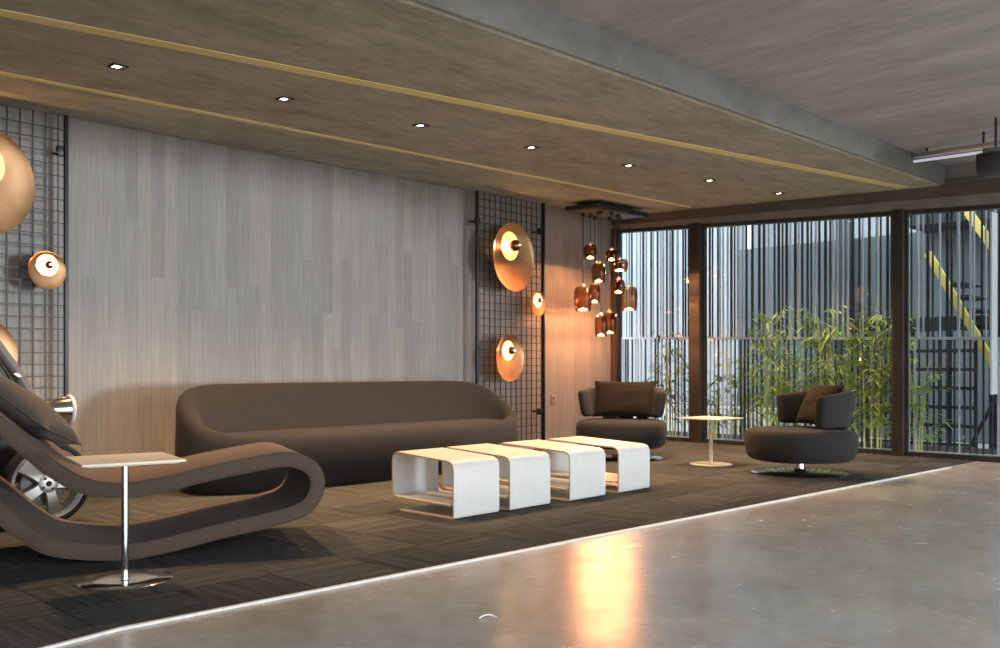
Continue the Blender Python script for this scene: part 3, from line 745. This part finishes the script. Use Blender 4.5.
# ================================================================== COFFEE TABLES
def coffee(name, label, loc, w, s=1.0, ly=.64):
    t = thing(name, label, 'coffee table', loc, 0, 'bent white coffee tables')
    # one bent sheet: floor leaf, front, top, back, inner leaf
    r = .055
    key = [(ly - .08, .006), (.03, .006), (0.004, .012), (0, .05), (0, .395 - r), (r * .3, .395 - r * .3), (r, .395), (ly - r, .425), (ly - r * .3, .425 - r * .35), (ly, .425 - r), (ly, .10 + r), (ly - r * .3, .10 + r * .25), (ly - r, .098), (.05, .092)]
    pts = [Vector((0, y, z * s)) for y, z in key]
    pl_ = [pts[0], pts[1]] + catmull(pts[1:4], False, 4)[1:] + catmull(pts[4:7], False, 5) + catmull(pts[7:10], False, 5) + catmull(pts[10:13], False, 5) + [pts[13]]
    th = .012; rings = []; m = len(pl_)
    for i, p in enumerate(pl_):
        q0, q1 = pl_[max(i-1, 0)], pl_[min(i+1, m-1)]; dd = (q1 - q0)
        dd = dd.normalized() if dd.length > 1e-6 else Vector((0, 1, 0))
        nn = Vector((0, -dd.z, dd.y))
        rings.append([p + nn * th/2 + Vector((0, 0, 0)), p + nn * th/2 + Vector((w, 0, 0)), p - nn * th/2 + Vector((w, 0, 0)), p - nn * th/2])
    MB().loft(rings).build('bent_sheet', M['white'], t, angle=30)
    for xx in (-.0008, w + .0008):
        e = []
        for i, p in enumerate(pl_):
            q0, q1 = pl_[max(i-1, 0)], pl_[min(i+1, m-1)]; dd = (q1 - q0).normalized(); nn = Vector((0, -dd.z, dd.y))
            e.append([p + nn * th * .42 + Vector((xx - .001, 0, 0)), p + nn * th * .42 + Vector((xx + .001, 0, 0)), p - nn * th * .42 + Vector((xx + .001, 0, 0)), p - nn * th * .42 + Vector((xx - .001, 0, 0))])
        MB().loft(e).build('edge_band', M['edge'], t, angle=30)
    return t
Z0 = .0085
coffee('bent_coffee_table', 'bent white coffee table nearest the ribbon chaise, leftmost of the row of four', (4.25, 4.49, Z0), .45, 1.0, .65)
coffee('bent_coffee_table', 'bent white coffee table, second in the row from the ribbon chaise', (4.80, 4.475, Z0), .45, .99, .72)
coffee('bent_coffee_table', 'bent white coffee table, third in the row from the ribbon chaise', (5.46, 4.45, Z0), .455, .97, .78)
coffee('bent_coffee_table', 'bent white coffee table nearest the armchairs, rightmost of the row of four', (6.10, 4.45, Z0), .45, .955, .82)

# ================================================================== SIDE TABLES
def side_table(label, loc, h, w, rz, mpole, mtop, base_r, pr):
    t = thing('side_table', label, 'side table', loc, rz)
    MB().lathe([(.001, .0), (base_r, 0), (base_r, .006), (base_r - .003, .008), (base_r * .5, .0082), (pr * 1.6, .0084), (pr * 1.3, .0086), (pr * 1.2, .018), (.001, .018)], 56).build('base', mpole, t)
    MB().cyl((0, 0, .012), (0, 0, h - .014), pr, n=24).build('pole', mpole, t)
    top = MB().box((0, 0, h - .006), (w, w, .012))
    top.box((0, 0, h - .015), (w * .9, w * .9, .008))
    top.build('tabletop', mtop, t, bevel=.003)
    MB().cyl((0, 0, h - .03), (0, 0, h - .016), pr * 1.5, n=20).build('collar', mpole, t)
    return t
side_table('square ivory side table on a chrome stem in front of the ribbon chaise', at(125, 582) + Vector((0, 0, Z0)), .60, .465, math.radians(34) + math.radians(43.6) - PI/2, M['chrome'], M['ivory'], .222, .0165)
side_table('small square cream side table between the two armchairs', at(711, 465) + Vector((0, 0, Z0)), .505, .50, math.radians(-3), M['ivory'], M['ivory'], .225, .020)

# ================================================================== ARMCHAIRS
def armchair(label, loc, rz):                # faces local -x
    t = thing('swivel_armchair', label, 'armchair', loc, rz, 'round swivel armchairs')
    n = 72
    def se(r, z, e=2.35): 
        o = []
        for i in range(n):
            th = 2*PI*i/n; c, s_ = math.cos(th), math.sin(th)
            o.append(Vector((r * math.copysign(abs(c) ** (2/e), c), r * math.copysign(abs(s_) ** (2/e), s_), z)))
        return o
    Rr = .52
    MB().loft([se(Rr - .14, .125), se(Rr - .07, .133), se(Rr - .035, .155), se(Rr - .012, .21), se(Rr, .29), se(Rr - .002, .37), se(Rr - .012, .405), se(Rr - .035, .428), se(Rr - .08, .437), se(Rr - .3, .442)]).build('seat', M['chair'], t, angle=60)
    # floating back band
    rings = []
    K = 60; half = math.radians(96)
    for i in range(K + 1):
        f = i / K; a = -half + 2 * half * f
        c = 1 - abs(2 * f - 1)
        endf = min(1, (min(f, 1 - f) * 2 * half * .47) / .07)
        es = math.sqrt(max(0.0, 1 - (1 - endf) ** 2)) if endf < 1 else 1
        es = max(es, .08)
        zb_, zt_ = .47, .775 + .045 * smooth01(c * 1.6)
        zm, hh = (zb_ + zt_) / 2, (zt_ - zb_) / 2 * (.80 + .20 * es)
        th = .13 * es
        rm = Rr - .085
        d_ = Vector((math.cos(a), math.sin(a), 0)); rings_ = []
        for q in range(20):
            b_ = 2*PI*q/20; cc, ss = math.cos(b_), math.sin(b_)
            rad = math.copysign(abs(cc) ** .55, cc) * th / 2; zz = math.copysign(abs(ss) ** .38, ss) * hh
            rings_.append(d_ * (rm + rad + .05 * (zz / hh) * .5) + Vector((0, 0, zm + zz)))
        rings.append(rings_)
    MB().loft(rings).build('backrest', M['chair'], t, angle=60)
    sp = MB()
    for a in (-.5, 0, .5):
        sp.box((math.cos(a) * (Rr - .1), math.sin(a) * (Rr - .1), .48), (.05, .16, .09), (0, 0, a), bevel=.008)
    sp.build('back_support', M['black'], t)
    MB().lathe([(.001, 0), (.47, 0), (.475, .006), (.46, .012), (.2, .02), (.06, .028), (.05, .04), (.001, .04)], 64).build('base', M['chrome'], t)
    MB().lathe([(.045, .03), (.038, .06), (.038, .15), (.001, .15)], 24).build('stem', M['chrome'], t)
    return t
p2 = at(800, 473.5) + Vector((0, 0, Z0)); f2 = math.atan2(.643, -.766)
r2 = f2 - PI
armchair('charcoal swivel armchair on the right with its open side turned to the left', p2, r2)
p1 = at(621.5, 458.5) + Vector((0, 0, Z0)); f1 = math.atan2(-.459, -.888); r1 = f1 - PI
armchair('charcoal swivel armchair in the corner facing the camera with a wide brown cushion', p1, r1)
def chair_cushion(p, rz, label, dx, sx, tilt_, dy=0, twist=0):
    o = cushion('cushion', .44, sx, .17, M['cushion'], label, sharp=.5)
    seam(o, .44, sx)
    o.matrix_world = Matrix.Translation(p) @ Matrix.Rotation(rz + twist, 4, 'Z') @ Matrix.Translation((dx, dy, .442 + .235)) @ Matrix.Rotation(-tilt_, 4, 'Y')
    return o
chair_cushion(p1, r1, 'wide brown cushion standing in the corner armchair', .18, .72, math.radians(70))
chair_cushion(p2, r2, 'brown cushion leaning in the right armchair', .20, .66, math.radians(64), 0, 0)

# ================================================================== CAR
def car():
    cx, cy = 2.245, 6.30
    t = thing('classic_car', 'small dark open car with chrome headlamp and alloy wheel behind the chaise', 'car', (cx, cy, 0))
    # local: x forward, +y away from the viewer; the origin lies under the near front wheel
    wid = 1.15
    def wheel(x, y, s):
        Rm = Matrix.Translation((x, y, .288)) @ Euler((PI/2 * s, 0, 0)).to_matrix().to_4x4()
        ty = MB().lathe([(.222, -.06), (.24, -.075), (.265, -.07), (.277, -.045), (.28, 0), (.277, .045), (.265, .07), (.246, .075), (.222, .06)], 48, Rm).build('tyre', M['tyre'], t)
        rm = MB(); rm.lathe([(.20, -.06), (.208, .0), (.205, .045), (.216, .06), (.232, .070), (.240, .064), (.232, .05), (.222, -.06)], 48, Rm).build('rim', M['rim'], ty)
        sp = MB()
        for k in range(5):
            a = 2*PI*k/5 - .07
            R2 = Rm @ Matrix.Rotation(a, 4, 'Z')
            sec = []
            for rr_, hw, z in ((.03, .034, .05), (.09, .036, .052), (.15, .044, .046), (.21, .060, .04)):
                sec.append([R2 @ Vector((rr_, -hw, z - .02)), R2 @ Vector((rr_, hw, z - .02)), R2 @ Vector((rr_, hw * .8, z)), R2 @ Vector((rr_, -hw * .8, z))])
            sp.loft(sec)
        sp.lathe([(.001, .03), (.062, .03), (.062, .054), (.05, .058), (.03, .06), (.001, .06)], 24, Rm)
        sp.build('spokes', M['alloy'], ty, angle=30)
        bl_ = MB()
        for k in range(4):
            a = 2*PI*k/4 + .6; bl_.lathe([(.009, .056), (.009, .064), (.001, .064)], 10, Rm @ Matrix.Translation((.042 * math.cos(a), .042 * math.sin(a), 0)))
        bl_.lathe([(.02, .058), (.018, .066), (.001, .067)], 16, Rm); bl_.build('hub', M['tyre'], ty)
        MB().lathe([(.001, -.02), (.15, -.02), (.15, -.01), (.001, -.01)], 32, Rm).build('brake_disc', M['shield'], ty)
    for x in (0, -1.75):
        wheel(x, 0, 1); wheel(x, wid, -1)
    # body tub
    secs = []
    for x, zb_, zt_, hw in ((.16, .34, .46, .22), (.08, .27, .56, .32), (-.12, .24, .66, .42), (-.45, .22, .74, .48), (-.9, .2, .74, .54), (-1.5, .2, .72, .56), (-2.0, .24, .72, .52), (-2.25, .34, .60, .42)):
        r_ = []
        for q in range(24):
            b_ = 2*PI*q/24; c, s_ = math.cos(b_), math.sin(b_)
            r_.append(Vector((x, wid/2 + math.copysign(abs(c) ** .5, c) * (hw - .04), (zb_ + zt_) / 2 + math.copysign(abs(s_) ** .5, s_) * (zt_ - zb_) / 2)))
        secs.append(r_)
    MB().loft(secs).build('body', M['paint'], t, angle=50)
    # mudguards hug the wheels
    for x in (-1.75,):
        for y, s in ((0, 1), (wid, -1)):
            pr = []
            for k in range(15):
                a = math.radians(50 + 130 * k / 14)
                ctr = Vector((x, y, .288)); o_ = Vector((math.cos(a), 0, math.sin(a)))
                pr.append([ctr + o_ * .315 + Vector((0, -.085, 0)), ctr + o_ * .33 + Vector((0, -.05, 0)), ctr + o_ * .335 + Vector((0, .05, 0)), ctr + o_ * .315 + Vector((0, .085, 0)), ctr + o_ * .30 + Vector((0, 0, 0))])
            MB().loft(pr).build('mudguard', M['paint'], t, angle=50)
    # headlamps: chrome bullets with a pale rim
    for y in (-.03, wid + .03):
        H0 = Matrix.Translation((.062, y, .77)) @ Euler((0, PI/2, 0)).to_matrix().to_4x4()
        hl = MB().lathe([(.001, -.175), (.016, -.15), (.040, -.11), (.062, -.055), (.080, .005), (.091, .07), (.001, .072)], 32, H0).build('headlamp', M['copper'] if False else M['chrome'], t)
        MB().lathe([(.088, .064), (.098, .067), (.102, .078), (.096, .090), (.084, .088)], 32, H0).build('lamp_rim', M['white'], hl)
        MB().lathe([(.086, .082), (.06, .10), (.03, .108), (.001, .11)], 32, H0).build('lens', M['glass'], hl)
        MB().cyl((.07, y, .71), (.0, y + (.16 if y < .5 else -.16), .56), .016).build('bracket', M['chrome'], hl)
    # raked windscreen with a bright trim and a chrome clip
    zb_, zt_ = .74, 1.30; xb_, xt_ = -.02, -.36
    fr_ = MB()
    A = lambda s, y: Vector((xb_ + (xt_ - xb_) * s, y, zb_ + (zt_ - zb_) * s))
    for y in (.02, wid - .02): fr_.tube([A(0, y), A(.5, y) + Vector((.012, 0, .012)), A(1, y)], .035, 10)
    fr_.tube([A(1, .02), A(1, wid - .02)], .028, 10); fr_.tube([A(0, .02), A(0, wid - .02)], .03, 10)
    fr_.build('windscreen_frame', M['shield'], t)
    MB().tube([A(0, -.016) + Vector((-.03, 0, -.028)), A(1, -.016) + Vector((-.03, 0, -.028))], .006, 8).build('trim_strip', M['chrome'], t)
    nn = Vector((0.6, 0, .55)).normalized() * .006
    g = MB(); g.loft([[A(.03, .05) + nn, A(.03, wid - .05) + nn, A(.97, wid - .05) + nn, A(.97, .05) + nn], [A(.03, .05) - nn, A(.03, wid - .05) - nn, A(.97, wid - .05) - nn, A(.97, .05) - nn]])
    g.build('windscreen', M['shield'], t, smooth=False)
    c_ = A(.47, -.02); MB().box(c_, (.05, .02, .03), (0, math.radians(46), 0), bevel=.006).build('clip', M['chrome'], t)
    # side panel below the screen
    q = MB(); q.loft([[Vector((-.03, y, .66)), Vector((-.37, y, 1.24)), Vector((-.95, y, 1.24)), Vector((-1.0, y, .66))] for y in (.03, .05)]); q.build('side_panel', M['shield'], t, smooth=False)
    MB().tube([(-.9, .35, .72), (-1.0, .35, .9)], .015).build('steering_column', M['black'], t)
    rg = [Vector((-1.0 + .05 * math.cos(a), .35 + .17 * math.sin(a), .9 + .16 * math.cos(a))) for a in [2*PI*k/24 for k in range(24)]]
    MB().tube(rg, .012, 8, True).build('steering_wheel', M['black'], t)
car()

# scrap on the concrete
sc = at(487, 618)
o = MB().tube(catmull([(-.035, .012, .004), (-.02, .008, .010), (.0, .006, .012), (.02, -.002, .010), (.028, -.012, .005), (.03, -.024, .003)], False, 4), [.0035] * 21, 6).build('plastic_scrap', M['paper'], None, loc=sc)
tag(o, 'tiny white curled scrap lying on the bare concrete floor', 'scrap')

# ================================================================== LIGHT, WORLD, CAMERA
w = bpy.data.worlds.new('World'); S.world = w; w.use_nodes = True
bg = w.node_tree.nodes['Background']; bg.inputs[0].default_value = (.90, .955, 1.0, 1); bg.inputs[1].default_value = 3.6
sun = bpy.data.lights.new('daylight', 'SUN'); sun.energy = 1.6; sun.angle = math.radians(6); sun.color = (.88, .95, 1.0)
so_ = bpy.data.objects.new('daylight', sun); COL.objects.link(so_)
dv = Vector((-.36, 1.0, -.012)); so_.rotation_euler = dv.to_track_quat('-Z', 'Y').to_euler()

cd = bpy.data.cameras.new('camera'); cd.sensor_width = 36; cd.lens = F / 1000 * 36; cd.shift_y = (HOR - 324) / 1000; cd.clip_start = .05
co = bpy.data.objects.new('camera', cd); COL.objects.link(co); co.location = (0, 0, CH); co.rotation_euler = (PI/2, 0, math.radians(46.4) - PI/2 + math.radians(43.6 - 46.4) )
co.rotation_euler = (PI/2, 0, math.atan2(SN, CS) - PI/2)
S.camera = co
v = S.view_settings; v.view_transform = 'Standard'; v.look = 'None'; v.gamma = 1; v.exposure = 0; v.use_curve_mapping = False
